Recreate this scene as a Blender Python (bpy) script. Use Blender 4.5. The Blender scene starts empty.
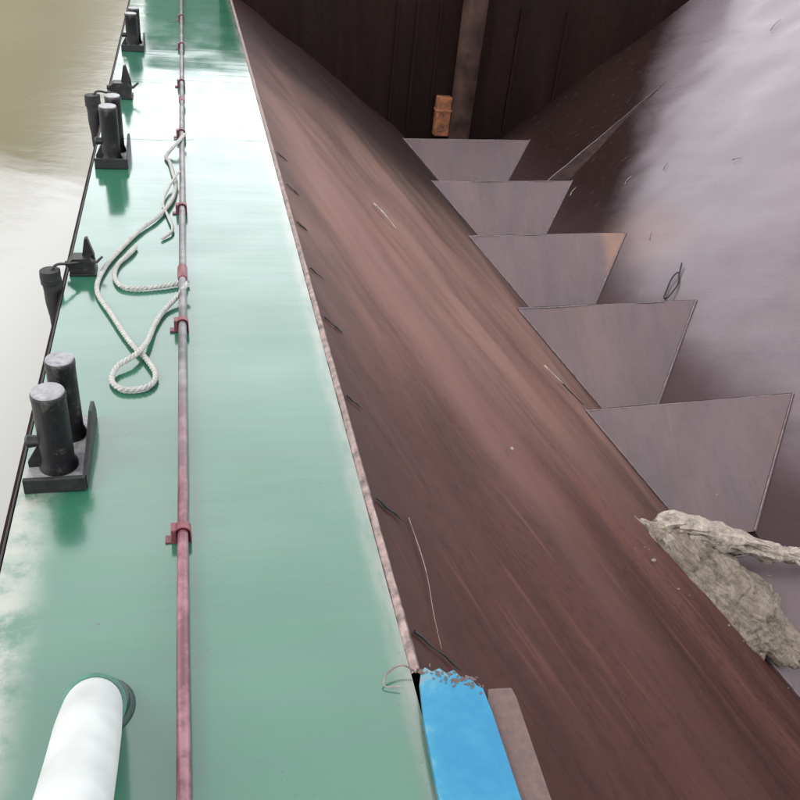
import bpy, bmesh, math, random
from mathutils import Vector, Matrix, noise
random.seed(7)
C = bpy.context.scene.collection
sc = bpy.context.scene

# ------------------------------------------------------------------ camera
cam_d = bpy.data.cameras.new("camera"); cam = bpy.data.objects.new("camera", cam_d); C.objects.link(cam)
R3 = Matrix(((0.97283599, 0.04023051, -0.22797289),
             (-0.21047241, 0.56376538, -0.79866762),
             (0.09639242, 0.82495461, 0.55691866)))
cam.matrix_world = Matrix.Translation((0, 0, 3.5)) @ R3.to_4x4()
cam_d.sensor_width = 36.0; cam_d.lens = 38.25; cam_d.clip_start = 0.05; cam_d.clip_end = 6000
sc.camera = cam

# ------------------------------------------------------------------ light
SUN_EL, SUN_AZ = math.radians(50), math.radians(-100)      # azimuth from +Y, negative = to the left
w = bpy.data.worlds.new("World"); sc.world = w; w.use_nodes = True
nt = w.node_tree; nt.nodes.clear()
out = nt.nodes.new("ShaderNodeOutputWorld"); bg = nt.nodes.new("ShaderNodeBackground")
sky = nt.nodes.new("ShaderNodeTexSky"); sky.sky_type = 'NISHITA'; sky.sun_disc = False
sky.sun_elevation = SUN_EL; sky.sun_rotation = SUN_AZ; sky.dust_density = 3.0; sky.air_density = 1.0
mx = nt.nodes.new("ShaderNodeMixRGB"); mx.inputs[0].default_value = 0.85
cl = nt.nodes.new("ShaderNodeTexNoise"); cl.inputs['Scale'].default_value = 2.2; cl.inputs['Detail'].default_value = 4
cr = nt.nodes.new("ShaderNodeValToRGB")
cr.color_ramp.elements[0].position = 0.3; cr.color_ramp.elements[0].color = (6.9, 7.0, 7.3, 1)
cr.color_ramp.elements[1].position = 0.7; cr.color_ramp.elements[1].color = (9.1, 9.0, 9.1, 1)
nt.links.new(cl.outputs['Fac'], cr.inputs[0])
wt = nt.nodes.new("ShaderNodeTexCoord"); ws = nt.nodes.new("ShaderNodeSeparateXYZ"); nt.links.new(wt.outputs['Generated'], ws.inputs[0])
wr = nt.nodes.new("ShaderNodeMapRange"); wr.interpolation_type = 'SMOOTHSTEP'; wr.inputs[1].default_value = .05; wr.inputs[2].default_value = .98; wr.inputs[3].default_value = 1.65; wr.inputs[4].default_value = .60
nt.links.new(ws.outputs[2], wr.inputs[0])
wm = nt.nodes.new("ShaderNodeMixRGB"); wm.blend_type = 'MULTIPLY'; wm.inputs[0].default_value = 1
nt.links.new(cr.outputs[0], wm.inputs[1]); nt.links.new(wr.outputs[0], wm.inputs[2])
nt.links.new(sky.outputs[0], mx.inputs[1]); nt.links.new(wm.outputs[0], mx.inputs[2])
nt.links.new(mx.outputs[0], bg.inputs[0]); bg.inputs[1].default_value = 0.12
nt.links.new(bg.outputs[0], out.inputs[0])
sd = bpy.data.lights.new("sun", 'SUN'); sun = bpy.data.objects.new("sun", sd); C.objects.link(sun)
sd.energy = 0.7; sd.angle = math.radians(20); sd.color = (1.0, 0.96, 0.9)
sv = Vector((math.sin(SUN_AZ) * math.cos(SUN_EL), math.cos(SUN_AZ) * math.cos(SUN_EL), math.sin(SUN_EL)))
sun.rotation_euler = sv.to_track_quat('Z', 'Y').to_euler()
sc.view_settings.view_transform = 'Standard'; sc.view_settings.look = 'None'
sc.view_settings.exposure = 1.75; sc.view_settings.gamma = 1.0; sc.view_settings.use_curve_mapping = False

# ------------------------------------------------------------------ material helpers
class NM:
    def __init__(s, name):
        s.m = bpy.data.materials.new(name); s.m.use_nodes = True; s.t = s.m.node_tree; s.t.nodes.clear()
        s.o = s.t.nodes.new("ShaderNodeOutputMaterial"); s.p = s.t.nodes.new("ShaderNodeBsdfPrincipled")
        s.t.links.new(s.p.outputs[0], s.o.inputs[0]); s.tc = s.t.nodes.new("ShaderNodeTexCoord").outputs['Object']
    def n(s, ty, **k):
        nd = s.t.nodes.new(ty)
        for a, b in k.items(): setattr(nd, a, b)
        return nd
    def l(s, a, b): s.t.links.new(a, b)
    def map(s, scale=(1, 1, 1), rot=(0, 0, 0), loc=(0, 0, 0)):
        # rotate first, then scale, so streaks can run at an angle
        a = s.n("ShaderNodeMapping"); a.inputs['Rotation'].default_value = rot; s.l(s.tc, a.inputs[0])
        b = s.n("ShaderNodeMapping"); b.inputs['Scale'].default_value = scale; b.inputs['Location'].default_value = loc
        s.l(a.outputs[0], b.inputs[0]); return b.outputs[0]
    def noise(s, scale, detail=4, rough=.55, vec=None, dist=0):
        a = s.n("ShaderNodeTexNoise"); a.inputs['Scale'].default_value = scale; a.inputs['Detail'].default_value = detail
        a.inputs['Roughness'].default_value = rough; a.inputs['Distortion'].default_value = dist
        s.l(vec if vec is not None else s.tc, a.inputs['Vector']); return a.outputs['Fac']
    def ramp(s, fac, *st):
        a = s.n("ShaderNodeValToRGB"); e = a.color_ramp.elements
        while len(e) < len(st): e.new(.5)
        for i, (p, c) in enumerate(st):
            e[i].position = p; e[i].color = (c, c, c, 1) if isinstance(c, (int, float)) else (*c, 1)
        s.l(fac, a.inputs[0]); return a.outputs[0]
    def mix(s, f, a, b, mode='MIX'):
        n = s.n("ShaderNodeMixRGB", blend_type=mode)
        for i, v in enumerate((f, a, b)):
            if hasattr(v, 'links') or hasattr(v, 'is_linked'): s.l(v, n.inputs[i])
            else: n.inputs[i].default_value = v if isinstance(v, (int, float)) and i == 0 else ((v, v, v, 1) if isinstance(v, (int, float)) else (*v, 1))
        return n.outputs[0]
    def math(s, op, a, b=0.0):
        n = s.n("ShaderNodeMath", operation=op)
        for i, v in enumerate((a, b)):
            if hasattr(v, 'is_linked'): s.l(v, n.inputs[i])
            else: n.inputs[i].default_value = v
        return n.outputs[0]
    def axis(s, i):
        a = s.n("ShaderNodeSeparateXYZ"); s.l(s.tc, a.inputs[0]); return a.outputs[i]
    def rng(s, v, a, b, c=0., d=1.):
        n = s.n("ShaderNodeMapRange", interpolation_type='SMOOTHSTEP'); s.l(v, n.inputs[0])
        for i, k in enumerate((a, b, c, d)): n.inputs[i + 1].default_value = k
        return n.outputs[0]
    def set(s, **k):
        for a, v in k.items():
            i = s.p.inputs[a.replace('_', ' ')]
            if hasattr(v, 'is_linked'): s.l(v, i)
            elif isinstance(v, tuple): i.default_value = (*v, 1)
            else: i.default_value = v
        return s.m
    def bump(s, *hs):
        prev = None
        for h, st, d in hs:
            b = s.n("ShaderNodeBump"); b.inputs['Strength'].default_value = st; b.inputs['Distance'].default_value = d
            s.l(h, b.inputs['Height'])
            if prev: s.l(prev, b.inputs['Normal'])
            prev = b.outputs[0]
        s.l(prev, s.p.inputs['Normal'])

def simple(name, col, rough=.5, metal=0, var=.3, sc_=9, bump=.2, bd=.004):
    m = NM(name); n1 = m.noise(sc_, 5, .6)
    lo = tuple(c * (1 - var) for c in col); hi = tuple(min(1, c * (1 + var)) for c in col)
    m.set(Base_Color=m.ramp(n1, (.3, lo), (.7, hi)), Roughness=m.ramp(n1, (.3, rough * .8), (.7, min(1, rough * 1.2))), Metallic=metal)
    m.bump((m.noise(sc_ * 5, 4), bump, bd)); return m.m

# wet green deck paint
m = NM("wet_green_deck_paint")
big = m.noise(.55, 4, .55); fine = m.noise(14, 5, .6); strk = m.noise(1.0, 5, .6, m.map((.5, 5.5, 1)))
col = m.ramp(big, (.3, (.011, .066, .038)), (.7, (.019, .082, .050)))
col = m.mix(m.ramp(strk, (.45, 0), (.75, .35)), col, (.022, .056, .048))
# pale worn band beside the hopper edge and dried silt near the outer edge
edge = m.rng(m.axis(0), .84, 1.0)
wob = m.ramp(m.noise(3.5, 5, .65, m.map((3, .6, 1))), (.35, .15), (.62, .9))
col = m.mix(m.math('MULTIPLY', edge, wob), col, (.15, .142, .125))
dirt = m.math('MULTIPLY', m.math('SUBTRACT', 1.0, m.rng(m.axis(0), -1.04, -.78)), m.math('SUBTRACT', 1.0, m.rng(m.axis(1), 4.0, 5.2)))
dirt = m.math('MULTIPLY', dirt, m.ramp(m.noise(2.6, 6, .7), (.38, 0), (.55, .85)))
col = m.mix(dirt, col, (.20, .20, .175))
spk = m.math('MULTIPLY', m.ramp(m.noise(26, 2, .5), (.70, 0), (.72, 1)), m.ramp(m.noise(1.3, 2), (.5, 0), (.6, .8)))
col = m.mix(spk, col, (.03, .028, .022))
rg = m.ramp(m.noise(1.7, 5, .6, m.map((1, .45, 1))), (.35, .10), (.7, .21))
rg = m.math('ADD', rg, m.math('MULTIPLY', dirt, .3))
m.set(Base_Color=col, Roughness=rg, IOR=1.84)
m.bump((m.noise(1.0, 3, .5, m.map((.35, 2.6, 1))), .35, .012), (m.noise(55, 4, .6), .05, .002), (m.noise(5, 3, .5), .12, .004))
M_deck = m.m

def rusty(name, lo, mid, hi, dark, ang, rough=(.35, .6), metal=.0, spec=.5, sx=3.2, sy=.22, bump=.35, seed=0., grime=.55, post=None, fleck=1., streak=0.):
    m = NM(name)
    v1 = m.map((sx, sy, .3), (0, 0, ang), (seed, seed, 0)); v2 = m.map((sx * 4, sy * 1.6, 1), (0, 0, ang), (seed * 2, 0, 0))
    v3 = m.map((sx * 14, sy * 3.5, 2), (0, 0, ang * 1.15))
    a = m.noise(.42, 5, .6, v1, .6); b = m.noise(.8, 6, .65, v2, .3); c = m.noise(1, 5, .6, v3)
    col = m.ramp(a, (.30, lo), (.48, mid), (.66, hi))
    col = m.mix(m.ramp(b, (.42, 0), (.68, .55)), col, hi)
    col = m.mix(m.ramp(m.noise(.5, 5, .6, m.map((1.4, .5, .6), (0, 0, ang * .8), (seed + 5, 3, 1)), .5), (.46, 0), (.66, grime)), col, dark)
    col = m.mix(m.ramp(c, (.50, 0), (.8, .35)), col, tuple(x * .45 for x in lo))
    f = m.noise(38, 6, .7); col = m.mix(m.ramp(f, (.56, 0), (.72, .35 * fleck)), col, tuple(min(1, x * 1.7) for x in hi))
    col = m.mix(m.ramp(m.noise(9, 6, .7), (.35, .45 * fleck), (.5, 0)), col, tuple(x * .5 for x in dark))
    if streak:
        s1 = m.noise(1, 3, .5, m.map((14, .30, 2), (0, 0, ang * 1.25), (seed, 2, 0))); s2 = m.noise(1, 3, .6, m.map((34, 1.1, 2), (0, 0, ang * .8)))
        gate = m.ramp(m.noise(.6, 3), (.42, 0), (.6, 1))
        col = m.mix(m.math('MULTIPLY', m.ramp(s1, (.60, 0), (.68, .5)), gate), col, tuple(x * 1.7 for x in hi))
        col = m.mix(m.ramp(s2, (.62, 0), (.70, .35)), col, tuple(x * 1.5 for x in hi)); col = m.mix(m.ramp(s1, (.30, .5), (.40, 0)), col, tuple(x * .6 for x in dark))
    if post: col = post(m, col)
    r = m.ramp(b, (.3, rough[0]), (.75, rough[1]))
    m.set(Base_Color=col, Roughness=r, Metallic=metal)
    if not m.p.inputs['Specular IOR Level'].is_linked: m.set(Specular_IOR_Level=spec)
    m.bump((a, bump, .02), (c, bump * .5, .006), (f, bump * .2, .003)); return m

def left_post(m, col):
    # plum-dark zone in the corner by the end wall, tan dried silt high on the slope
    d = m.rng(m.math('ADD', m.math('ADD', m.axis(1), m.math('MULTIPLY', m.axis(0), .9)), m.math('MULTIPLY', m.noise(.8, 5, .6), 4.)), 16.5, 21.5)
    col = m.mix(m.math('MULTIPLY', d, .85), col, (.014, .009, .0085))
    n = m.noise(.30, 5, .6, m.map((2.2, .17, .3), (0, 0, math.radians(-16)), (4, 1, 0)), .4)
    t = m.math('MULTIPLY', m.ramp(n, (.42, 0), (.62, 1)), m.math('MULTIPLY', m.rng(m.axis(1), 4.5, 9.), m.math('SUBTRACT', 1., m.rng(m.axis(1), 14., 18.))))
    col = m.mix(m.math('MULTIPLY', t, .65), col, (.160, .092, .072))
    # the band where grabs and cargo have scraped the steel, and damp grime under the rim
    ctr = m.math('ADD', m.axis(0), m.math('MULTIPLY', m.axis(1), .228))
    wv = m.math('ADD', ctr, m.math('MULTIPLY', m.noise(.45, 4, .5, m.map((1, .5, 1)), .3), 1.3))
    band = m.math('MULTIPLY', m.math('SUBTRACT', 1., m.rng(m.math('ABSOLUTE', m.math('SUBTRACT', wv, 4.75)), .10, .75)), m.ramp(m.noise(.9, 5, .6, m.map((2.5, .25, .3), (0, 0, math.radians(-15)))), (.25, .35), (.6, 1)))
    band = m.math('MULTIPLY', band, m.math('SUBTRACT', 1., m.rng(m.axis(1), 12., 17.)))
    band = m.math('MULTIPLY', band, m.rng(m.axis(1), 2.5, 7., .35, 1.))
    col = m.mix(m.math('MULTIPLY', band, .60), col, (.130, .064, .052))
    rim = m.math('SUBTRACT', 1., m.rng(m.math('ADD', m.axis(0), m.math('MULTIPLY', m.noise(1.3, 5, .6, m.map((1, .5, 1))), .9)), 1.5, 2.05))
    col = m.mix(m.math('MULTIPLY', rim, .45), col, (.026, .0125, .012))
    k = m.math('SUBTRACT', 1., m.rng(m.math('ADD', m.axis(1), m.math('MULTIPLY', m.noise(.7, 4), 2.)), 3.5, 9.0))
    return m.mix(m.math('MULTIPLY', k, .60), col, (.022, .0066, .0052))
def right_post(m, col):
    # far slope lightened for sky sheen; wall reflection and plate shade painted dark
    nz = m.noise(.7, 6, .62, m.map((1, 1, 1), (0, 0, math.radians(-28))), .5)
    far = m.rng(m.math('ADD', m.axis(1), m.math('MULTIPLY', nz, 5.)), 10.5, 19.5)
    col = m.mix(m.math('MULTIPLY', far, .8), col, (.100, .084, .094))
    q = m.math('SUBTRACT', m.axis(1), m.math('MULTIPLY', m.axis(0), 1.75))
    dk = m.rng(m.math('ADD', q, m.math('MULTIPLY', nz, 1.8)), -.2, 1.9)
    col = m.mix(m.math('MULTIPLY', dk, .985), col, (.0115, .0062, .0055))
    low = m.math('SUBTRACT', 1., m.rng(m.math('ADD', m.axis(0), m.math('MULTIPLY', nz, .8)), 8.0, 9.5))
    wet = m.math('MAXIMUM', m.math('MULTIPLY', dk, .85), low)  # union of the darkened zones, also dulling their gloss
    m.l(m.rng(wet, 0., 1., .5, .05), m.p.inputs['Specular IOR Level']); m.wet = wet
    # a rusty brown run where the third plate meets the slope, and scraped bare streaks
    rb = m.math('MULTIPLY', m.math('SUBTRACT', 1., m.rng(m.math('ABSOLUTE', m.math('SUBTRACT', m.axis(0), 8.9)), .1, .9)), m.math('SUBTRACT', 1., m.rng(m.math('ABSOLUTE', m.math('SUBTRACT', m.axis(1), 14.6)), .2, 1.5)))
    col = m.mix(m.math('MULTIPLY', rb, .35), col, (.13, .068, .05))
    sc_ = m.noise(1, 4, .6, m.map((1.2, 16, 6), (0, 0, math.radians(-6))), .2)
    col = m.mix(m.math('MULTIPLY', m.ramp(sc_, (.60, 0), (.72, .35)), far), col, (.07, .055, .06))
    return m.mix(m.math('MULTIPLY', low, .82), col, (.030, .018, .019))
def ridge_post(m, col):
    # a tan rust run over the right end of the third plate, smaller ones elsewhere
    a = m.math('MULTIPLY', m.rng(m.math('ADD', m.axis(0), m.math('MULTIPLY', m.noise(2.2, 5, .6), .5)), 8.15, 8.6), m.math('MULTIPLY', m.rng(m.axis(1), 13.2, 14.), m.math('SUBTRACT', 1., m.rng(m.axis(1), 15.4, 16.))))
    col = m.mix(m.math('MULTIPLY', a, .8), col, (.150, .075, .048))
    b = m.math('MULTIPLY', m.ramp(m.noise(1.3, 6, .65, m.map((1, .5, 1), (0, 0, .3), (3, 3, 0))), (.52, 0), (.66, .55)), 1.)
    col = m.mix(b, col, (.062, .030, .026))
    return m.mix(m.ramp(m.noise(1, 4, .6, m.map((16, .8, 1), (0, 0, .12))), (.64, 0), (.72, .3)), col, (.10, .075, .075))
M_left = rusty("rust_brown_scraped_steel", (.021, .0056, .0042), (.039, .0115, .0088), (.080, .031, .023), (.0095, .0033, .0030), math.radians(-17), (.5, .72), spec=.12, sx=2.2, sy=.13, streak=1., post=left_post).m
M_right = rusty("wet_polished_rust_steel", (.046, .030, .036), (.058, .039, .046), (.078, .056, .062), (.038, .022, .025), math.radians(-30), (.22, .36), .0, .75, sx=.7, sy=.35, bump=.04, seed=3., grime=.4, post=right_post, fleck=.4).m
M_ridge = rusty("mauve_worn_steel", (.036, .021, .026), (.050, .030, .035), (.074, .043, .042), (.026, .014, .015), 0, (.28, .5), 0, .6, sx=.9, sy=.35, bump=.12, seed=8., grime=.5, fleck=.35, post=ridge_post).m
M_rib = simple("dull_brown_rib_steel", (.019, .0115, .0105), .8, 0, .6, 4, .5, .01); M_rib.node_tree.nodes["Principled BSDF"].inputs["Specular IOR Level"].default_value = .1
M_crest = simple("worn_crest_steel", (.10, .078, .078), .5, .2, .45, 12)
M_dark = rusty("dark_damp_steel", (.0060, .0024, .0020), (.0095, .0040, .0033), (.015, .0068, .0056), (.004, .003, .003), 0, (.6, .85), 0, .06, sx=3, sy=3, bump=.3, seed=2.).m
M_col = simple("rusty_brown_pipe_paint", (.030, .0175, .0145), .85, 0, .6, 1.7, .4, .01); M_col.node_tree.nodes["Principled BSDF"].inputs["Specular IOR Level"].default_value = .08
M_orange = simple("bright_orange_rust", (.135, .045, .016), .9, 0, .85, 5, .9, .03)
M_lip = simple("worn_pink_rust_lip", (.125, .088, .080), .5, .1, .75, 14, .6, .006)
M_black = simple("black_gloss_paint", (.0045, .0047, .0055), .38, 0, .4, 18, .35, .004)
_bm = NM("black_gloss_paint_worn"); _a = _bm.noise(16, 6, .7); _z = _bm.math('ADD', _a, _bm.math('MULTIPLY', _bm.rng(_bm.axis(2), .36, .60), .06))
_bm.set(Base_Color=_bm.ramp(_z, (.35, (.0035, .0036, .0042)), (.58, (.007, .007, .0078)), (.66, (.035, .030, .028))), Roughness=.4, Specular_IOR_Level=.28)
_bm.bump((_bm.noise(1, 4, .6, _bm.map((60, 60, 3))), .5, .004), (_a, .4, .004)); M_black = _bm.m
M_cap = simple("pale_grey_cap", (.15, .15, .155), .38, .2, .35, 30)  # bollard tops coloured grey for sky glare on black paint
M_tray = simple("black_dirty_base", (.006, .0065, .0065), .45, 0, .5, 16, .5, .006)
M_rubber = simple("dark_grey_rubber", (.011, .011, .012), .6, 0, .5, 12, .5, .006)
m = NM("red_oxide_pipe_paint")
yy = m.axis(1)
worn = m.mix(m.ramp(m.noise(5, 6, .7), (.45, 0), (.62, .9)), (.066, .012, .020), (.165, .070, .085))
gr = m.mix(m.ramp(m.noise(6, 5, .6), (.4, 0), (.65, 1)), (.03, .028, .03), (.12, .11, .115))
fac = m.rng(m.math('ADD', yy, m.math('MULTIPLY', m.noise(.9, 3), 1.6)), 4.3, 6.6)
m.set(Base_Color=m.mix(fac, worn, gr), Roughness=.33); m.bump((m.noise(45, 5, .7), .5, .004)); M_pipe = m.m
for mm in (M_tray, M_rubber): mm.node_tree.nodes['Principled BSDF'].inputs['Specular IOR Level'].default_value = .28
M_clamp = simple("dark_red_clamp", (.085, .015, .022), .45, 0, .5, 25, .4, .003)
M_blue = NM("flaking_blue_paint")
f = M_blue.noise(7, 6, .7); e_ = M_blue.math('ADD', M_blue.math('MULTIPLY', M_blue.rng(M_blue.axis(1), 2.36, 2.60), .30), M_blue.math('MULTIPLY', M_blue.math('SUBTRACT', 1., M_blue.rng(M_blue.axis(0), .93, 1.02)), .20))
f2 = M_blue.math('ADD', f, e_)
cb = M_blue.ramp(f2, (.42, (.010, .100, .185)), (.68, (.016, .122, .200)), (.80, (.05, .15, .20)), (.86, (.11, .11, .11)))
M_blue.set(Base_Color=cb, Roughness=.55, Specular_IOR_Level=.25); M_blue.bump((M_blue.noise(30, 5, .7), .5, .005), (f2, .5, .01)); M_blue = M_blue.m
M_plate = simple("pitted_pink_rust_plate", (.066, .038, .033), .7, .1, .4, 28, .7, .006)
M_rope = simple("off_white_rope", (.235, .235, .218), .8, 0, .25, 30, .8, .006)
M_white = simple("scuffed_white_paint", (.30, .315, .305), .55, 0, .14, 4, .3, .003)
M_pale = simple("pale_green", (.018, .085, .058), .6, 0, .5, 14)
M_green = simple("dark_green_halo_tint", (.004, .022, .016), .5, 0, .35, 10)
M_wood = simple("bleached_driftwood", (.20, .170, .142), .9, 0, .6, 11, 1.0, .02)
m = NM("dried_mud"); a = m.noise(5, 7, .75, None, .8); b = m.noise(24, 6, .75)
cc = m.ramp(a, (.3, (.040, .029, .021)), (.45, (.128, .105, .084)), (.66, (.200, .172, .145)))
cc = m.mix(m.ramp(b, (.5, 0), (.68, .6)), cc, (.26, .215, .172)); cc = m.mix(m.ramp(b, (.32, .7), (.42, 0)), cc, (.07, .055, .04))
m.set(Base_Color=cc, Roughness=.9, Specular_IOR_Level=.2); m.bump((a, .9, .05), (b, .8, .015)); M_mud = m.m
m = NM("muddy_river_water")
edge_noise = m.noise(1.2, 5, .6, m.map((.5, 1.2, 1), (0, 0, .5)), .4)
# pale zone along the hull, its outer edge running away from the barge
ln = m.math('ADD', m.math('ADD', m.math('MULTIPLY', m.axis(0), -.42), m.math('MULTIPLY', m.axis(1), -1.)), m.math('MULTIPLY', edge_noise, 3.6))
pale_zone = m.rng(ln, -10.9, -9.0)
base = m.mix(m.ramp(m.noise(.12, 4, .5), (.35, 0), (.65, 1)), (.078, .074, .036), (.100, .088, .050))
col = m.mix(pale_zone, base, (.245, .246, .228))
m.set(Base_Color=col, Roughness=.16, IOR=1.33, Specular_IOR_Level=.42)
m.bump((m.noise(.9, 4, .55, m.map((1, 1.6, 1), (0, 0, .4))), .14, .05), (m.noise(4.5, 4, .5, m.map((1, 1.5, 1), (0, 0, .4))), .10, .015)); M_water = m.m
M_bank = simple("hazy_green_hillside", (.075, .085, .06), 1, 0, .5, .02, 0)
M_clay = simple("tan_clay_hillside", (.24, .21, .15), 1, 0, .4, .03, 0)
M_house = simple("grey_green_house_paint", (.06, .10, .075), .5, 0, .2, .8)
M_glass = simple("dark_window_glass", (.02, .025, .03), .08, 0, .1, 1)

# ------------------------------------------------------------------ mesh helpers
def link(name, bm, mat, parent=None, smooth=False, **props):
    me = bpy.data.meshes.new(name); bmesh.ops.recalc_face_normals(bm, faces=bm.faces[:]); bm.to_mesh(me); bm.free()
    me.materials.append(mat)
    if smooth:
        for p in me.polygons: p.use_smooth = True
        try: me.set_sharp_from_angle(angle=math.radians(40))
        except Exception: pass
    o = bpy.data.objects.new(name, me); C.objects.link(o)
    if parent: o.parent = parent; o.matrix_parent_inverse = Matrix.Translation(-Vector(parent.location)) if False else Matrix()
    for k, v in props.items(): o[k] = v
    return o
def thing(name, loc, label, cat, group=None):
    o = bpy.data.objects.new(name, None); C.objects.link(o); o.location = loc; o.empty_display_size = .2
    o['label'] = label; o['category'] = cat
    if group: o['group'] = group
    return o
def box(bm, lo, hi, bev=0, M=None):
    r = bmesh.ops.create_cube(bm, size=1)['verts']
    for v in r: v.co = Vector([lo[i] + (v.co[i] + .5) * (hi[i] - lo[i]) for i in range(3)])
    if bev:
        es = {e for v in r for e in v.link_edges}
        g = bmesh.ops.bevel(bm, geom=list(es), offset=bev, segments=2, affect='EDGES', profile=.6)
    if M is not None:
        for v in bm.verts: v.co = M @ v.co
def prism(bm, pts, y0, y1, axis='Y'):
    # outline pts (a,b) swept along an axis
    mk = {'Y': lambda a, b, t: (a, t, b), 'X': lambda a, b, t: (t, a, b), 'Z': lambda a, b, t: (a, b, t)}[axis]
    A = [bm.verts.new(mk(a, b, y0)) for a, b in pts]; B = [bm.verts.new(mk(a, b, y1)) for a, b in pts]
    bm.faces.new(A); bm.faces.new(B[::-1]); n = len(pts)
    for i in range(n): bm.faces.new((A[i], A[(i + 1) % n], B[(i + 1) % n], B[i]))
def tube(bm, pts, rad, seg=14, cap=True, wob=0):
    pts = [Vector(p) for p in pts]; n = len(pts); rings = []
    up = Vector((0, 0, 1)); t0 = (pts[1] - pts[0]).normalized()
    if abs(t0.dot(up)) > .9: up = Vector((0, 1, 0))
    nrm = (up - t0 * up.dot(t0)).normalized()
    for i in range(n):
        t = (pts[min(i + 1, n - 1)] - pts[max(i - 1, 0)]).normalized()
        nrm = (nrm - t * nrm.dot(t)).normalized(); bn = t.cross(nrm)
        r = rad[i] if isinstance(rad, (list, tuple)) else rad
        ring = []
        for k in range(seg):
            a = 2 * math.pi * k / seg; d = nrm * math.cos(a) + bn * math.sin(a); rr = r
            if wob: rr *= 1 + wob * noise.noise((pts[i] + d * r) * 9)
            ring.append(bm.verts.new(pts[i] + d * rr))
        rings.append(ring)
    for i in range(n - 1):
        for k in range(seg): bm.faces.new((rings[i][k], rings[i][(k + 1) % seg], rings[i + 1][(k + 1) % seg], rings[i + 1][k]))
    if cap: bm.faces.new(rings[0][::-1]); bm.faces.new(rings[-1])
def lathe(bm, prof, c=(0, 0, 0), seg=28):
    rings = []
    for r, z in prof:
        rings.append([bm.verts.new((c[0] + r * math.cos(2 * math.pi * k / seg), c[1] + r * math.sin(2 * math.pi * k / seg), c[2] + z)) for k in range(seg)])
    for a, b in zip(rings, rings[1:]):
        for k in range(seg): bm.faces.new((a[k], a[(k + 1) % seg], b[(k + 1) % seg], b[k]))
    bm.faces.new(rings[0][::-1]); bm.faces.new(rings[-1])
def rope(bm, P, r, pitch=.11):
    L = 0; Q = []; step = pitch / 7
    for a, b in zip(P, P[1:]):
        n = max(1, int(round((b - a).length / step)))
        for k in range(n): Q.append(a.lerp(b, k / n))
    Q.append(P[-1]); S = [[], [], []]; L = 0
    for i, q in enumerate(Q):
        t = (Q[min(i + 1, len(Q) - 1)] - Q[max(i - 1, 0)]).normalized(); sd = t.cross(Vector((0, 0, 1))).normalized(); u_ = sd.cross(t)
        if i: L += (q - Q[i - 1]).length
        for k in range(3):
            a = 2 * math.pi * (L / pitch / 1.0 + k / 3); S[k].append(q + (sd * math.cos(a) + u_ * math.sin(a)) * r * .50)
    for st in S: tube(bm, st, r * .58, 7)
def smoothpath(pts, k=6):
    P = [Vector(p) for p in pts]; P = [P[0] * 2 - P[1]] + P + [P[-1] * 2 - P[-2]]; o = []
    for i in range(1, len(P) - 2):
        for j in range(k):
            t = j / k; a, b, c, d = P[i - 1:i + 3]
            o.append(.5 * ((2 * b) + (c - a) * t + (2 * a - 5 * b + 4 * c - d) * t * t + (3 * b - a - 3 * c + d) * t ** 3))
    o.append(P[-2]); return o
def sheet(bm, A, B, Cc, D_, nu, nv, amp=0, freq=.6, seed=0):
    # bilinear patch A->B (u), A->D (v), rippled along its normal
    A, B, Cc, D_ = map(Vector, (A, B, Cc, D_)); nn = (B - A).cross(D_ - A).normalized(); g = []
    for j in range(nv + 1):
        row = []
        for i in range(nu + 1):
            u, v = i / nu, j / nv; p = A * (1 - u) * (1 - v) + B * u * (1 - v) + Cc * u * v + D_ * (1 - u) * v
            if amp: p = p + nn * amp * (noise.fractal(p * freq + Vector((seed, 0, 0)), .9, 2.0, 3) * min(1, 6 * u, 6 * (1 - u)))
            row.append(bm.verts.new(p))
        g.append(row)
    for j in range(nv):
        for i in range(nu): bm.faces.new((g[j][i], g[j][i + 1], g[j + 1][i + 1], g[j + 1][i]))

Y0, Y1 = -6.0, 23.0            # the hold's ends
XL, XLr, XLb = 1.0, 5.22, 6.40     # left slope: deck edge, ridge level, floor
XRb, XRr, XRt = 7.40, 8.73, 14.6    # right slope
ZR, ZB = -3.0, -4.1
sk = lambda y, x: y + (x - XLr) * .055          # cross members run very slightly askew

# ------------------------------------------------------------------ setting: water, banks, deck, hull
bm = bmesh.new(); xs = [-3000, -60, -1.12, 17.6, 60, 3000]; ys = [-3000, -40, -12, 34, 100, 3000]
vv = [[bm.verts.new((x, y, -1.1)) for x in xs] for y in ys]
for j in range(5):
    for i in range(5):
        if i == 2 and j == 2: continue
        bm.faces.new((vv[j][i], vv[j][i + 1], vv[j + 1][i + 1], vv[j + 1][i]))
link("river_water", bm, M_water, kind="structure")
for sgn, nm in ((-1, "far_river_bank"), (1, "near_river_bank")):
    bm = bmesh.new(); rows = []
    for j in range(61):
        y = -900 + j * 60; row = []
        for i in range(13):
            x = sgn * (260 + i * 45); h = 62 * math.sin(min(1, i / 9) * math.pi / 2) * (.65 + .5 * noise.noise(Vector((y * .004, i * .2, sgn * 3)))) if i else -6
            row.append(bm.verts.new((x, y, h - 2)))
        rows.append(row)
    for j in range(60):
        for i in range(12): bm.faces.new((rows[j][i], rows[j][i + 1], rows[j + 1][i + 1], rows[j + 1][i]))
    link(nm, bm, M_bank, smooth=True, kind="structure")

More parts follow.
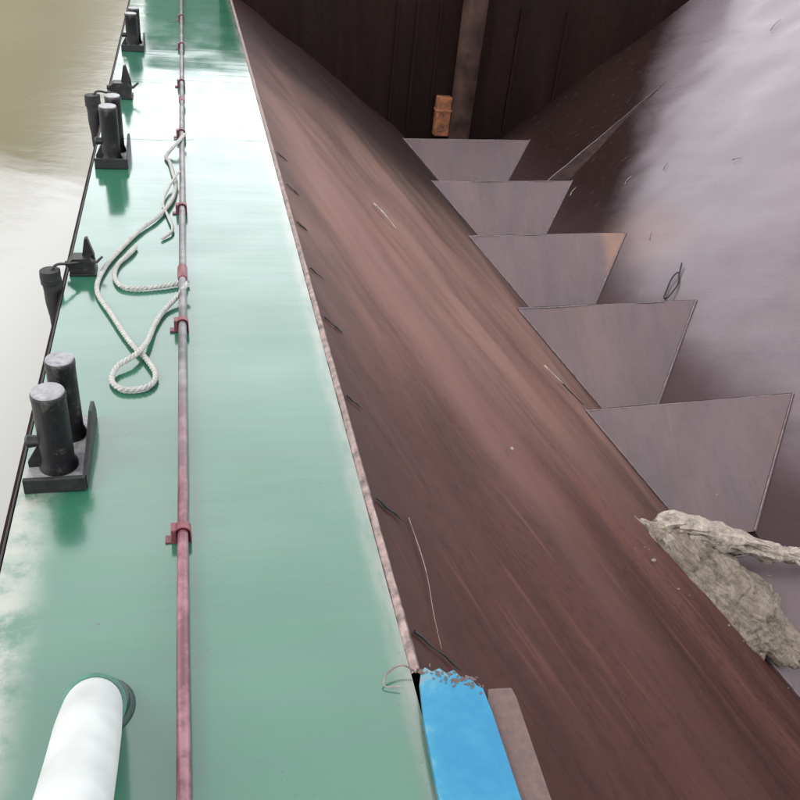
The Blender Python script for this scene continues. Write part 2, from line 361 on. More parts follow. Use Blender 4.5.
bm = bmesh.new(); rows = []
for j in range(25):
    rr = 125 * j / 24; row = []
    for k in range(64):
        a = 2 * math.pi * k / 64; x, y = -84 + rr * math.cos(a) * 1.0, 235 + rr * math.sin(a)
        row.append(bm.verts.new((x, y, -3 + 98 * (math.cos(math.pi * min(1, j / 24)) * .5 + .5) ** .75 * (1 + .22 * noise.fractal(Vector((x, y, 0)) * .03, .8, 2, 4)))))
    rows.append(row)
for j in range(24):
    for k in range(64): bm.faces.new((rows[j][k], rows[j][(k + 1) % 64], rows[j + 1][(k + 1) % 64], rows[j + 1][k])) if j else None
bm.faces.new([v for v in rows[1]][::-1]); bmesh.ops.delete(bm, geom=[v for v in bm.verts if not v.link_faces], context='VERTS')
link("clay_hill", bm, M_clay, smooth=True, kind="structure")
bm = bmesh.new()
sheet(bm, (-1.08, Y0 - 5, 0), (XL - .03, Y0 - 5, 0), (XL - .03, 30, 0), (-1.08, 30, 0), 14, 220, .010, 1.1)
link("deck", bm, M_deck, smooth=True, kind="structure")
bm = bmesh.new()
sheet(bm, (XL - .03, Y1 + .1, 0.0), (17.5, Y1 + .1, 0.0), (17.5, 30, 0), (XL - .03, 30, 0), 20, 8, 0)
sheet(bm, (XRt + .02, Y0, 1.6), (17.5, Y0, 1.6), (17.5, Y1 + .1, 1.6), (XRt + .02, Y1 + .1, 1.6), 4, 20, 0)
sheet(bm, (XL - .03, Y0 - 5, 0), (17.5, Y0 - 5, 0), (17.5, Y0, 0), (XL - .03, Y0, 0), 10, 4, 0)
link("end_deck", bm, M_deck, smooth=True, kind="structure")
bm = bmesh.new()
box(bm, (-1.12, Y0 - 5, -4.6), (-1.085, 30, -.012)); box(bm, (17.5, Y0 - 5, -4.6), (17.54, 30, 1.6)); box(bm, (-1.12, 30.0, -4.6), (17.54, 30.04, -.01))
box(bm, (-1.12, Y0 - 5.04, -4.6), (17.54, Y0 - 5, -.01)); box(bm, (-1.12, Y0 - 5.04, -4.65), (17.54, 30.04, -4.605))
link("hull_plating", bm, M_dark, kind="structure")
bm = bmesh.new(); tube(bm, [(-1.095, y, -.012) for y in range(-11, 31)], .009, 10)
link("outer_rub_rail", bm, M_tray, smooth=True, kind="structure")
# weld seams across the deck
for y in (10.9, 13.7, 16.6, 17.9, 19.3):
    bm = bmesh.new(); sheet(bm, (-1.06, y, .004), (XL - .04, y + .03, .004), (XL - .04, y + .042, .004), (-1.06, y + .012, .004), 20, 2, .002, 6)
    bm.free() if False else link("deck_weld_seam", bm, M_deck, smooth=True, kind="structure")

# hopper slopes
bm = bmesh.new()
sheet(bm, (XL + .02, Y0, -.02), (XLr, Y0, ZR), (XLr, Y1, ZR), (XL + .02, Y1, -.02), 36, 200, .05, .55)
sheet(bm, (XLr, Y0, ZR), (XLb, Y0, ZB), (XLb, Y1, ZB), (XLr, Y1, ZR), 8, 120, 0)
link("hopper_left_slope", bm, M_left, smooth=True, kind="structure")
bm = bmesh.new()
tR = 1.6
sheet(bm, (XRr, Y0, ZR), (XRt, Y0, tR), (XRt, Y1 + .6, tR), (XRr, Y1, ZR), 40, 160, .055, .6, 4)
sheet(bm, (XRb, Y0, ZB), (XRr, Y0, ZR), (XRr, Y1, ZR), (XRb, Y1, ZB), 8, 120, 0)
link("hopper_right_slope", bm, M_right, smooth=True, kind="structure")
bm = bmesh.new(); sheet(bm, (XLb - .02, Y0, ZB), (XRb + .02, Y0, ZB), (XRb + .02, Y1, ZB), (XLb - .02, Y1, ZB), 2, 20, 0)
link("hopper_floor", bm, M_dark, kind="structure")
# end walls
for yb, nm in ((22.0, "hopper_end_wall"), (Y0, "hopper_near_wall")):
    bm = bmesh.new(); zt = -.003
    o_ = lambda x, z: (x, sk(yb, x) if yb > 0 else yb, z)
    pts = [o_(XL - .2, zt), o_(XLr - .02, ZR - .15), o_(XLb - .02, ZB - .1), o_(XRb + .02, ZB - .1), o_(XRr, ZR - .15), o_(XRt + .2, tR), o_(XRt + .1, tR + .0)]
    if yb > 0: pts[-2] = o_(XRt + .3, tR + .15); pts[-1] = o_(XL - .2, tR + .15); pts[0] = o_(XL - .22, zt)
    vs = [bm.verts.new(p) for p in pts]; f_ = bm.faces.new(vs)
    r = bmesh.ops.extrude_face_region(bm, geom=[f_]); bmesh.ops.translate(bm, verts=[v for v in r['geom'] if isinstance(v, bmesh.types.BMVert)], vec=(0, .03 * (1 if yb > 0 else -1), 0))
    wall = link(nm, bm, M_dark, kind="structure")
    if yb > 0:
        for x, wd, dp in ((5.05, .05, .06), (5.55, .07, .05), (6.15, .05, .06), (8.3, .06, .06), (9.6, .06, .06)):
            bm = bmesh.new(); zlo = ZR - .1 if XLr < x < XRr else (ZR + (x - XRr) * .78 if x > XRr else ZR + .15)
            box(bm, (x, sk(yb, x) - dp, zlo), (x + wd, sk(yb, x) - .004, zt), .008); link("wall_stiffener", bm, M_dark, wall)

# ------------------------------------------------------------------ cross ridges of the hold
names = ["first steel cross plate at the foot of the dark end wall, farthest of the row",
         "second steel cross plate from the dark end wall, next after the farthest one",
         "third steel cross plate from the dark end wall, between the second and the fourth",
         "steel cross plate just below the black wire loop",
         "wide steel cross plate behind the driftwood, running out of the picture on the right",
         "steel cross plate that the muddy driftwood lies on",
         "nearest steel cross plate, just below the edge of the picture"]
ridge_y = [20.85, 17.85, 14.85, 11.88, 8.88, 5.90, 2.93, -.05, -3.05]
names += ["steel cross plate under the viewer's end of the hold", "last steel cross plate behind the viewer"]
for y, lb in zip(ridge_y, names):
    t = thing("cross_plate", (0, 0, 0), lb, "steel plate", "sloping cross plates along the bottom of the hold")
    e = .04
    bm = bmesh.new(); run = 1.65; lo = ZB + .015
    sheet(bm, (XLr - e, sk(y, XLr), ZR + .0), (XRr + e, sk(y, XRr), ZR + .0), (XRb + e * 2, sk(y, XRb) - run, lo), (XLb - e * 2, sk(y, XLb) - run, lo), 18, 10, .018, 1.3, y)
    link("ramp_panel", bm, M_ridge, t, True)
    bm = bmesh.new()
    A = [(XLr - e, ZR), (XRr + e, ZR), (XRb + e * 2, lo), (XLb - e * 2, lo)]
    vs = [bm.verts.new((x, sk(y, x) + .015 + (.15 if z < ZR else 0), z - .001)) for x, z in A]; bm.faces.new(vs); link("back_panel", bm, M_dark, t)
    bm = bmesh.new(); tube(bm, [(x, sk(y, x) - .004, ZR - .011 + .003 * math.sin(x * 5)) for x in [XLr - .05 + i * (XRr - XLr + .1) / 16 for i in range(17)]], .013, 8, wob=.5)
    link("crest_bar", bm, M_crest, t, True)
    for (xa, xb, dx) in ((XLr, XLb, .012), (XRr, XRb, -.012)):
        bm = bmesh.new(); E_ = [Vector((xa + dx, sk(y, xa), ZR + .016)).lerp(Vector((xb + dx, sk(y, xb) - run, lo + .016)), i / 14) for i in range(15)]
        tube(bm, E_, .012, 7, wob=.8); link("edge_weld", bm, M_crest, t, True)

# low dark rib plates running up the right slope from the second and third cross plates
def slopeR(x, y, h=0):
    return Vector((x - h * .617, y, ZR + (x - XRr) * (tR - ZR) / (XRt - XRr) + h * .787))
for (x0, x1, ya, yb_, h, lb) in ((8.35, 11.3, 18.42, 19.5, .17, "rib plate with a pale bar drawn along its lit edge, running up the right slope past the second plate"),):
    t = thing("slope_rib", (0, 0, 0), lb, "steel plate")
    K = 12; bm = bmesh.new(); top = []
    for i in range(K + 1):
        a = i / K; x = x0 + (x1 - x0) * a; y = ya + (yb_ - ya) * a; hh = h * (1 - .75 * a) * (1 + .06 * math.sin(i * 2.1)) - .05 * a
        top.append(slopeR(x, y, hh)); 
    A = [bm.verts.new(slopeR(x0 + (x1 - x0) * i / K, ya + (yb_ - ya) * i / K + .02 - 0.0, -.05)) for i in range(K + 1)]
    B = [bm.verts.new(p) for p in top]; A2 = [bm.verts.new(slopeR(x0 + (x1 - x0) * i / K, ya + (yb_ - ya) * i / K - .55 * (1 - i / K) - .03, -.05)) for i in range(K + 1)]
    for i in range(K): bm.faces.new((A[i], A[i + 1], B[i + 1], B[i])); bm.faces.new((B[i], B[i + 1], A2[i + 1], A2[i]))
    bm.faces.new((A[0], B[0], A2[0])); link("rib_plate", bm, M_rib, t)
    bm = bmesh.new(); tube(bm, top, [.010 * (1 - .6 * i / K) for i in range(K + 1)], 8, wob=.8); link("lit_edge_bar", bm, M_crest, t, True)

# coaming lip between deck and slope
rnd = random.Random(3)
bm = bmesh.new()
prev = None; N = 220
for i in range(N + 1):
    y = 2.62 + (Y1 - 2.62) * (i / N); j = .012 * noise.noise(Vector((y * 2.3, 0, 1))) ; h = .022 + .010 * noise.noise(Vector((y * 5, 4, 1)))
    pr = [(XL - .030 + j, -.01), (XL - .006 + j, h * .8), (XL + .010 + j * .5, h), (XL + .022, h - .02), (XL + .030, -.09)]
    row = [bm.verts.new((x, y, z)) for x, z in pr]
    if prev:
        for k in range(4): bm.faces.new((prev[k], prev[k + 1], row[k + 1], row[k]))
    prev = row
lip = link("hopper_edge_lip", bm, M_lip, None, True, kind="structure")
# short stiffener straps running down the slope from the lip, about a metre apart
cosL, sinL = math.cos(math.atan2(3, 4.22)), math.sin(math.atan2(3, 4.22))
def slopeL(x, y, h=0): return Vector((x + h * sinL, y, -(x - 1.0) * 3 / 4.22 + h * cosL))
for i, y in enumerate([2.9, 3.98, 5.14, 6.34, 7.3, 8.4, 9.5, 10.6]):
    ln = [.24, .17, .11, .15, .13][i] if i < 5 else rnd.uniform(.08, .2)
    bm = bmesh.new(); P = [slopeL(XL + .05 + ln * k / 6, y - .12 * k / 6 * (ln / .2) + .01 * math.sin(k * 2), .012) for k in range(7)]
    tube(bm, P, [.009, .008, .010, .007, .008, .006, .003], 6, wob=.9); link("slope_strap", bm, M_tray, lip)

# ------------------------------------------------------------------ blue beam and plate at the near end of the lip
def slab(name, out, z0, z1, mat, parent, jag=None):
    bm = bmesh.new(); prism(bm, out, z0, z1, 'Z'); o = link(name, bm, mat, parent); return o
t = thing("hatch_beam", (0, 0, 0), "bright blue painted steel beam with flaking end at the hopper's near edge", "steel beam")
top = [(.93, .2), (.93, 1.95), (.955, 2.3), (.985, 2.52), (1.005, 2.575), (1.03, 2.60), (1.06, 2.57), (1.10, 2.585), (1.13, 2.55), (1.17, 2.565), (1.20, 2.51), (1.235, 2.52), (1.26, 2.46), (1.285, 2.44), (1.29, 2.3), (1.285, 1.9), (1.28, .2)]
slab("blue_top_plate", top, .030, .062, M_blue, t)
slab("beam_web", [(.95, .2), (.95, 1.95), (1.02, 2.45), (1.06, 2.45), (1.06, .2)], -.2, .028, M_tray, t)
slab("beam_web", [(1.23, .2), (1.23, 2.38), (1.26, 2.38), (1.26, .2)], -.42, .028, M_tray, t)
bm = bmesh.new()
for k in range(60):
    a = rnd.random() ** .8; x = .99 + .30 * a; y = 2.585 - .13 * a + rnd.gauss(0, .022); s_ = rnd.uniform(.0015, .006) * (1.8 if rnd.random() < .15 else 1); an = rnd.uniform(0, 3)
    M = Matrix.Translation((x, y, .058)) @ Matrix.Rotation(an, 4, 'Z') @ Matrix.Rotation(rnd.uniform(-.5, .5), 4, 'X')
    pl = [M @ Vector(p) for p in ((-s_ * 2, -s_, 0), (s_ * 1.6, -s_ * .6, 0), (s_ * 2, s_ * .7, 0), (-s_, s_ * 1.2, 0))]
    A = [bm.verts.new(p) for p in pl]; B = [bm.verts.new(p + Vector((0, 0, .007))) for p in pl]; bm.faces.new(A[::-1]); bm.faces.new(B)
    for i in range(4): bm.faces.new((A[i], A[(i + 1) % 4], B[(i + 1) % 4], B[i]))
link("paint_flakes", bm, M_plate, t, kind="stuff")
t = thing("edge_plate", (0, 0, 0), "pitted pinkish rusty steel strip beside the blue beam", "steel plate")
slab("strip", [(1.296, .2), (1.299, 1.9), (1.306, 2.40), (1.325, 2.462), (1.39, 2.458), (1.445, 2.452), (1.452, 2.40), (1.435, 1.87), (1.43, .2)], -.012, .018, M_plate, t)
slab("support", [(1.34, .2), (1.34, 2.38), (1.40, 2.38), (1.40, .2)], -.40, -.014, M_tray, t)

# ------------------------------------------------------------------ deck pipe and its clamps
t = thing("deck_pipe", (-.12, 0, 0), "long straight pipe along the deck, red near the viewer and grey farther off", "pipe")
px = lambda y: -.145 + .0045 * y - .0 + .006 * noise.noise(Vector((y * .5, 3, 0)))
PZ = .075
bm = bmesh.new(); tube(bm, [(px(y * .25) + .12, y * .25, PZ + .004 * noise.noise(Vector((y * .2, 0, 5)))) for y in range(-20, 118)], .031, 16)
pipe = link("pipe_run", bm, M_pipe, t, True)
for y in (12.4, 7.0, 20.1):
    bm = bmesh.new(); tube(bm, [(px(y) + .12, y - .12, PZ), (px(y) + .12, y - .10, PZ), (px(y) + .12, y + .10, PZ), (px(y) + .12, y + .12, PZ)], [.036, .043, .043, .036], 16); link("coupling", bm, M_clamp, t, True)
for y in (1.30, 3.71, 6.12, 8.53, 10.98, 13.36, 15.75, 18.1, 20.6):
    x = px(y) + .12
    bm = bmesh.new(); w_ = .030
    arc = [(x + .046 * math.cos(a), PZ + .046 * math.sin(a)) for a in [math.pi * k / 10 for k in range(11)]]
    outl = [(x + .047, 0.0), (x + .047, .012), (x + .046, .012)] + arc + [(x - .046, .012), (x - .10, .012), (x - .10, 0)]
    inn = [(x - .038, .004)] + [(x + .038 * math.cos(math.pi - a), PZ + .038 * math.sin(math.pi - a)) for a in [math.pi * k / 10 for k in range(11)]] + [(x + .038, .004)]
    prism(bm, outl + inn[::-1], y - w_, y + w_); link("clamp", bm, M_clamp, t)
    bm = bmesh.new(); box(bm, (x - .066, y - .035, 0.004), (x - .036, y + .035, .105), .005); link("clamp_bracket", bm, M_clamp, t)
for ch in t.children: pass

# ------------------------------------------------------------------ rope
pts = [(-.06, 10.75), (-.15, 10.42), (-.28, 10.20), (-.24, 9.98), (-.20, 9.6), (-.17, 9.26), (-.21, 8.82), (-.33, 8.41), (-.51, 8.03), (-.67, 7.58), (-.78, 7.20), (-.815, 6.78), (-.67, 6.34), (-.51, 5.90), (-.39, 5.66), (-.315, 5.44), (-.34, 5.30), (-.43, 5.245), (-.55, 5.26), (-.615, 5.38), (-.58, 5.52), (-.47, 5.64), (-.385, 5.85), (-.335, 6.16), (-.26, 6.41), (-.16, 6.58), (-.07, 6.72)]
z = [.03] * len(pts)
for i in (20, 21, 22): z[i] = .055
z[21] = .068; z[0] = z[1] = .12; z[-1] = .115; z[-2] = .06
bm = bmesh.new(); P = smoothpath([(x, y, zz) for (x, y), zz in zip(pts, z)], 8)
rope(bm, P, .021); o = link("mooring_rope", bm, M_rope, None, True)
o['label'] = "long off-white rope lying on the deck in a loop beside the pipe"; o['category'] = "rope"; o['group'] = "ropes on the deck"
bm = bmesh.new(); P = smoothpath([(-.53, 7.66, .03), (-.57, 7.52, .03), (-.665, 7.30, .03), (-.69, 7.06, .03), (-.64, 6.87, .03), (-.54, 6.81, .03), (-.43, 6.81, .03), (-.28, 6.84, .03), (-.16, 6.88, .03), (-.06, 6.90, .04)], 8)
rope(bm, P, .020); o = link("mooring_rope", bm, M_rope, None, True)
o['label'] = "short hooked end of pale rope inside the bend of the long one"; o['category'] = "rope"; o['group'] = "ropes on the deck"
bm = bmesh.new(); P = smoothpath([(-.13, 9.45, .12), (-.24, 9.15, .05), (-.30, 8.75, .03), (-.25, 8.40, .03), (-.20, 8.05, .03), (-.30, 7.85, .02)], 6)
tube(bm, P, .014, 8, wob=.3); o = link("lashing_line", bm, M_rope, None, True)
o['label'] = "thin frayed line hanging off the pipe by the upper end of the rope"; o['category'] = "rope"

# ------------------------------------------------------------------ double bollards
def bollard():
    t = thing("mooring_bollard", (-.88, 4.55, 0), "", "bollard", "black double bollards along the outer edge of the deck")
    bm = bmesh.new(); box(bm, (-.17, -.33, .004), (.17, .40, .028), .006); link("base_plate", bm, M_cap, t)
    bm = bmesh.new(); box(bm, (-.165, -.355, .004), (.185, -.325, .105), .006); link("front_flange", bm, M_tray, t)
    bm = bmesh.new(); prism(bm, [(-.33, .004), (-.33, .10), (-.05, .13), (.22, .19), (.36, .17), (.42, .06), (.42, .004)], .17, .192, 'X'); link("side_flange", bm, M_tray, t)
    for (x, y, h, r) in ((.01, -.12, .575, .098), (.045, .20, .60, .088)):
        bm = bmesh.new(); prof = [(r * 1.18, .028), (r * 1.16, .05), (r * 1.02, .075), (r, .10), (r, h - .05), (r * 1.03, h - .045), (r * 1.03, h - .015), (r * .97, h - .003)]
        lathe(bm, prof, (x, y, 0)); c = link("column", bm, M_black, t, True)
        bm = bmesh.new(); lathe(bm, [(r * .965, h - .002), (r * .93, h + .006), (r * .5, h + .011), (.01, h + .013)], (x, y, 0)); link("cap", bm, M_cap, c, True)
    bm = bmesh.new(); tube(bm, [(-.16, -.12, .22), (-.145, -.12, .22), (-.10, -.12, .22), (.02, -.12, .22)], [.032, .042, .036, .036], 14); link("cross_pin", bm, M_black, t, True)
    bm = bmesh.new(); prism(bm, [(-.165, .028), (-.165, .07), (-.09, .20), (-.09, .028)], -.13, -.11); link("gusset", bm, M_tray, t)
    return t
def copy_tree(o, parent=None):
    c = o.copy(); C.objects.link(c); c.parent = parent
    for ch in o.children: copy_tree(ch, c)
    return c
b0 = bollard(); b0['label'] = "black double bollard nearest the viewer, both round grey tops showing"
b1 = copy_tree(b0); b1.location = (-.885, 10.15, 0); b1.scale = (1, 1, 1.1); b1['label'] = "black double bollard beside the far hanging fender, past the rope"
b2 = copy_tree(b0); b2.location = (-.875, 15.75, 0); b2.scale = (1, 1, .95); b2['label'] = "farthest black double bollard at the top edge of the picture"

# ------------------------------------------------------------------ chocks and hanging fenders
def chock(loc, label, s=1.0):
    t = thing("deck_chock", loc, label, "chock", "black chocks that the fenders are tied to"); t.scale = (s, s, s)
    bm = bmesh.new(); box(bm, (-.11, -.09, .004), (.11, .12, .022), .004); link("base_plate", bm, M_tray, t)
    bm = bmesh.new(); prism(bm, [(-.105, .02), (-.12, .11), (-.07, .155), (.07, .155), (.105, .10), (.095, .02)], -.07, .07); link("body", bm, M_black, t)
    bm = bmesh.new(); prism(bm, [(.0, .15), (.03, .30), (.055, .31), (.10, .15), (.10, .06), (.05, .06)], .02, .075); link("horn", bm, M_black, t)
    bm = bmesh.new(); tube(bm, [(-.14, -.03, .10), (.0, -.03, .10), (.12, -.03, .11), (.17, .0, .15)], [.022, .02, .014, .010], 8); link("pin", bm, M_black, t, True)
    return t
chock((-.955, 7.18, 0), "black chock with a pointed horn at deck edge by the nearer fender")
chock((-.90, 12.7, 0), "black chock at the deck edge beyond the middle bollard", 1.35)
def fender(loc, label, s=1.0):
    t = thing("hanging_fender", loc, label, "fender", "rubber fenders hanging over the side"); t.scale = (s, s, s)
    bm = bmesh.new(); n = 14; P = []; Rr = []
    for k in range(n + 1):
        a = k / n; P.append((-.0 + .02 * a, -.02 * a, .14 - .86 * a)); Rr.append(.088 * (1 - .62 * a ** 1.2) * (1 if 0 < k < n else .92))
    tube(bm, P, Rr, 14, wob=.15); link("body", bm, M_rubber, t, True)
    bm = bmesh.new(); tube(bm, [(0, 0, -.0 + .02), (0, 0, 0.06)], [.086, .086], 16); link("strap", bm, M_tray, t, True)
    bm = bmesh.new(); tube(bm, smoothpath([(.0, 0, .13), (.06, .04, .17), (.15, .14, .13), (.24, .24, .10)], 4), .012, 8); link("tether", bm, M_tray, t, True)
    return t
fender((-1.185, 6.90, .02), "grey rubber fender hanging over the side between two bollards")
fender((-1.24, 12.15, .0), "farther grey rubber fender hanging over the side behind a bollard", 1.2)

# ------------------------------------------------------------------ white pipe in the foreground
t = thing("vent_pipe", (-.53, 2.62, 0), "thick white pipe rising from the green deck at the picture's bottom left", "pipe")
bm = bmesh.new(); P = smoothpath([(.0, -.0, .02), (.0, -.02, .06), (.005, -.08, .12), (.01, -.25, .22), (.02, -.55, .38), (.03, -1.0, .62), (.04, -1.5, .83)], 6)
nP = len(P); tube(bm, P[9:], [.124 + .014 * min(1, k / 10) for k in range(nP - 9)], 32); link("tube", bm, M_white, t, True)
bm = bmesh.new(); tube(bm, P[:10], [.12 + .003 * k for k in range(9)] + [.128], 32); link("green_stub", bm, M_pale, t, True)
bm = bmesh.new(); lathe(bm, [(.166, .004), (.162, .012), (.145, .022), (.138, .05), (.128, .055)], (.012, .012, 0)); link("dark_halo_ring", bm, M_green, t, True)  # modelled ring for the dark deck reflection round the pipe's end

# ------------------------------------------------------------------ column pipe, orange fitting on the end wall
t = thing("riser_pipe", (6.98, sk(22, 6.98) - .27, 0), "rusty brown vertical pipe running down the middle of the dark end wall", "pipe")
bm = bmesh.new(); tube(bm, [(0, 0, ZB + .1), (0, 0, ZR), (0, 0, -1.5), (.0, 0, .1), (0, 0, 1.4)], [.29, .29, .30, .31, .33], 28); link("tube", bm, M_col, t, True)
for z_ in (-.6,):
    bm = bmesh.new(); tube(bm, [(0, 0, z_), (0, 0, z_ + .06)], .30, 24); link("flange", bm, M_dark, t, True)
t = thing("rusty_valve_box", (6.50, sk(22, 6.45) - .2, -3.2), "bright orange rusty valve box low on the end wall beside the riser pipe", "valve box")
bm = bmesh.new(); box(bm, (-.20, -.1, 0), (.19, .17, 1.0), .03); link("casing", bm, M_orange, t)
bm = bmesh.new(); box(bm, (-.22, -.12, .64), (.21, .17, .69), .01); link("flange", bm, M_orange, t)

# ------------------------------------------------------------------ driftwood and mud on the sixth plate
u = Vector((1.1, -1.25, -.80)).normalized(); nP6 = Vector((0, -.555, .832)); v = nP6.cross(u).normalized(); nn = u.cross(v)
if nn.z < 0: nn = -nn
if v.x < 0: v = -v
c0 = Vector((5.40, 5.50, -3.10))
bm = bmesh.new(); bmesh.ops.create_icosphere(bm, subdivisions=7, radius=1)
for q in bm.verts:
    a, b, c = q.co
    wid = (.43 + .05 * a - .12 * a * a)
    rag = 1 + .16 * noise.noise(Vector((a * 2.5, b * 2.5, 3))) + .08 * noise.noise(Vector((a * 8, b * 8, 1)))
    P_ = c0 + u * (a * 1.12 * rag) + v * (b * wid * rag + .10 * a + .05) + nn * (c * (.17 - .03 * a) * (1 if c > 0 else .8))
    la, lb_ = P_.dot(u), P_.dot(v)
    fib = 1 - abs(noise.noise(Vector((la * 1.6, lb_ * 9 + la * 2.0, 0)))) * 2.2          # ragged folds along the lump
    fib2 = 1 - abs(noise.noise(Vector((la * 5, lb_ * 26, 4)))) * 2
    crk = abs(noise.noise(Vector((la * 2.2, lb_ * 2.2, 8)) + Vector((0, 0, .4 * noise.noise(P_ * 5)))))
    d = .06 * fib + .018 * fib2 + .07 * noise.fractal(P_ * 2.2, .8, 2.1, 4) + .020 * noise.fractal(P_ * 14, .8, 2.1, 3) - (.028 * max(0, 1 - crk * 10))
    q.co = P_ + (nn * (c * .9) + u * a * .35 + v * b * .35) * d
o = link("mud_clod", bm, M_mud, None, True)
o['label'] = "ragged flat lump of dried grey-brown mud beneath the driftwood"; o['category'] = "mud lump"
rc = random.Random(5); bm = bmesh.new()
for k in range(26):
    a = rc.uniform(-.8, 1.25); b = rc.choice((-1, 1)) * (.42 + abs(rc.gauss(-.05, .30))) * (1 - .25 * a * a * .3); sz = rc.uniform(.005, .016) * (1.4 if rc.random() < .1 else 1)
    p = c0 + u * a + v * (b + .1 * a + .05)
    if b < 0: p = slopeL(p.x, p.y, sz * .3)
    else: p.z = ZR - (sk(5.9, p.x) - p.y) * 1.085 / 1.65 + sz * .4
    rr = bmesh.ops.create_icosphere(bm, subdivisions=1, radius=sz)['verts']
    for q in rr: q.co = Vector((q.co.x * 1.4, q.co.y, q.co.z * .6)) * (1 + .5 * noise.noise(q.co * 90 + p)) + p
o = link("mud_crumbs", bm, M_mud, None); o['kind'] = "stuff"; o['label'] = "crumbs of dry mud scattered round the lump"; o['category'] = "mud"
t = thing("driftwood", (5.4, 6.0, -2.8), "bleached fibrous driftwood root lying across the mud lump", "driftwood")
T0 = Vector(t.location)
def limb(name, pts, r0, r1, k=8, wob=.9, sd=0):
    bm = bmesh.new(); P = smoothpath([Vector(p) - T0 for p in pts], k); n = len(P)
    P = [p + Vector((noise.noise(p * 5 + Vector((9 + sd, 0, 0))), noise.noise(p * 5 + Vector((sd, 0, 0))), noise.noise(p * 5 + Vector((0, 7 + sd, 0))))) * .03 for p in P]
    tube(bm, P, [r0 + (r1 - r0) * (i / n) for i in range(n)], 9, wob=wob); link(name, bm, M_wood, t, True)
base = [Vector(p) for p in ((4.80, 6.10, -2.70), (5.10, 6.12, -2.66), (5.45, 6.0, -2.64), (5.85, 5.80, -2.66), (6.2, 5.66, -2.70), (6.6, 5.62, -2.74), (7.2, 5.60, -2.78))]
spread = [1.0, 1.0, .85, .6, .38, .25, .18]
limb('trunk', [p + Vector((0, 0, -.06)) for p in base], .17, .05, wob=.6, sd=40)
for k in range(15):
    an = k / 15 * 2 * math.pi; ox, oz = math.cos(an), math.sin(an) * .45; st = rc.choice((0, 0, 0, 1)); en = rc.choice((7, 7, 7, 6, 5))
    P = [base[i] + Vector((.0, ox * .17 * spread[i] * rc.uniform(.6, 1.3), oz * .24 * spread[i] - .03)) for i in range(st, en)]
    P[0] = P[0] + Vector((rc.uniform(-.12, .12), rc.uniform(-.05, .05), rc.uniform(-.03, .02)))
    limb("strand", P, rc.uniform(.045, .085), rc.uniform(.014, .026), wob=1.3, sd=k)
limb("strand", [(4.95, 6.1, -2.70), (4.72, 6.2, -2.62), (4.62, 6.28, -2.58)], .04, .008, sd=21)
limb("strand", [(6.2, 5.7, -2.68), (6.45, 5.42, -2.85), (6.7, 5.35, -2.98)], .022, .008, sd=22)

# ------------------------------------------------------------------ small litter in the hold
def nR(x, y, h=0):
    return Vector((x - h * .62, y, ZR + (x - XRr) * (tR - ZR) / (XRt - XRr) + h * .78))
bm = bmesh.new(); tube(bm, smoothpath([nR(8.62 + .20 * math.cos(a) * (1 + .1 * math.sin(3 * a)), 12.72 + .11 * math.sin(a) + .20 * math.cos(a), .05 + .02 * math.sin(a * 2)) for a in [i * .5 for i in range(13)]] + [nR(8.95, 13.1, .08)], 5), .014, 8)
o = link("wire_loop", bm, M_tray, None, True); o['label'] = "black bent wire loop lying on the pale right slope"; o['category'] = "wire"
def litter(P, r, mat, name, label, cat, g=None):
    bm = bmesh.new(); tube(bm, smoothpath(P, 5), [r * (1 - .6 * i / (5 * (len(P) - 1))) for i in range(5 * (len(P) - 1) + 1)], 8, wob=.5); o = link(name, bm, mat, None, True)
    o['label'] = label; o['category'] = cat
    if g: o['group'] = g
litter([slopeL(2.55, 11.6, .03), slopeL(2.66, 11.35, .05), slopeL(2.80, 11.1, .03)], .014, M_wood, "stick", "short pale stick on the upper left brown slope", "stick")
litter([slopeL(4.75, 9.5, .04), slopeL(4.9, 9.3, .05), slopeL(5.05, 9.2, .04)], .014, M_wood, "twig", "small pale twig low on brown slope beside the fourth cross plate", "twig")
litter([slopeL(4.95, 9.35, .04), slopeL(5.02, 9.1, .05), slopeL(5.2, 8.95, .04)], .013, M_tray, "twig", "small dark twig just below the pale one on the brown slope", "twig")
bm = bmesh.new(); bmesh.ops.create_icosphere(bm, subdivisions=2, radius=.02)
for q in bm.verts: q.co = Vector(slopeL(2.86, 6.0, .02)) + q.co * (1 + .4 * noise.noise(q.co * 40))
o = link("pebble", bm, M_wood, None, True); o['label'] = "pale pebble alone in the middle of the brown slope"; o['category'] = "pebble"
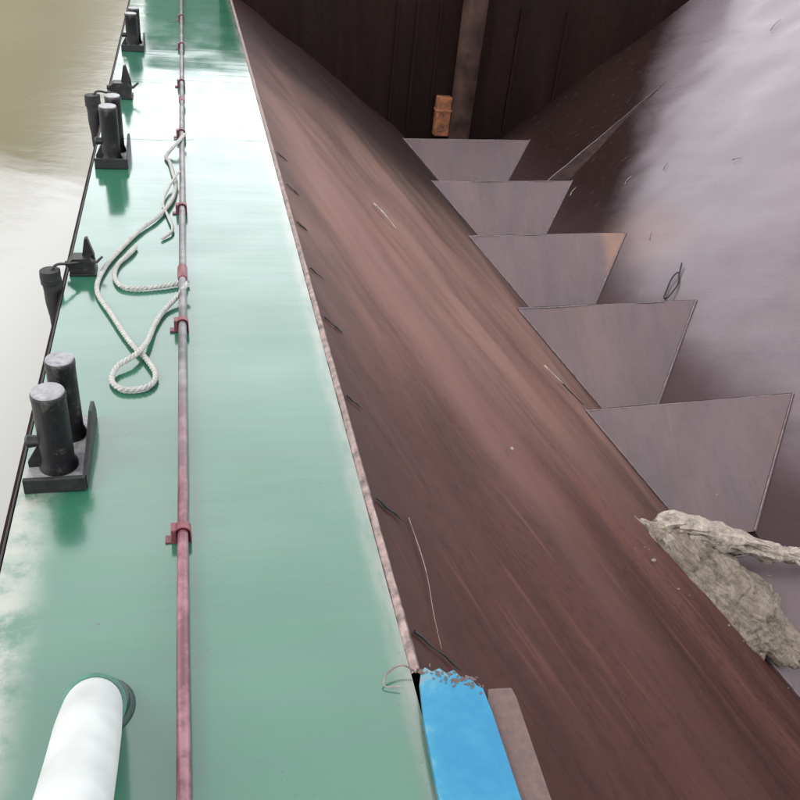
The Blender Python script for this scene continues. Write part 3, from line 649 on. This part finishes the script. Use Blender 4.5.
sp = [((10.5, 19.6), (.5, .5), "long ragged twig", "at the top of the right slope's dark corner"), ((10.0, 18.3), (.55, .6), "second ragged twig", "lower down along the dark corner"),
      ((9.3, 16.6), (.3, .25), "short grey twig", "left of a pair on the pale slope"), ((9.9, 16.2), (.25, .25), "short dark twig", "right of the grey one on the pale slope"),
      ((8.5, 17.5), (.3, .3), "pale crooked twig", "beside the second cross plate"), ((10.7, 15.1), (.2, -.2), "tiny bent twig", "alone on the bright middle of the pale slope"),
      ((13.1, 18.6), (.5, .3), "dark curved twig", "near the picture's upper right corner"), ((8.9, 14.4), (.2, .35), "thin brown twig", "above the black wire loop")]
for (x, y), (dx, dy), a, b in sp:
    litter([nR(x, y, .03), nR(x + dx * .25, y + dy * .3, .04), nR(x + dx * .6, y + dy * .6, .02)], .009, M_tray if "dark" in a or "ragged" in a or "bent" in a else M_wood, "twig", a + " " + b, "twig", "twigs strewn over the slopes")
litter([slopeL(1.27, 3.95, .012), slopeL(1.27, 3.5, .014), slopeL(1.22, 3.1, .014), slopeL(1.2, 2.85, .012)], .0035, M_lip, "loose_wire", "thin pale wire lying down the brown slope above the blue beam", "wire")
litter([(.99, 2.60, .03), (.92, 2.63, .06), (.84, 2.60, .05), (.82, 2.55, .02), (.9, 2.53, .03)], .006, M_lip, "wire_end", "thin curled wire on the deck by the blue beam's corner", "wire")

# ------------------------------------------------------------------ wheelhouse at the barge's far end (seen only mirrored in the wet deck)
t = thing("deckhouse", (6, 27.5, 0), "grey-green deckhouse beyond the far end of the hold", "deckhouse")
bm = bmesh.new(); box(bm, (-7.05, -1.2, .0), (9.5, 2.2, 2.7), .03); link("wall", bm, M_house, t)
bm = bmesh.new(); box(bm, (-7.2, -1.5, 2.705), (9.8, 2.4, 2.82), .02); link("roof", bm, M_cap, t)
for k in range(7):
    bm = bmesh.new(); box(bm, (-5.6 + k * 2.15, -1.24, 1.2), (-4.5 + k * 2.15, -1.205, 2.1), .01); link("window", bm, M_glass, t)
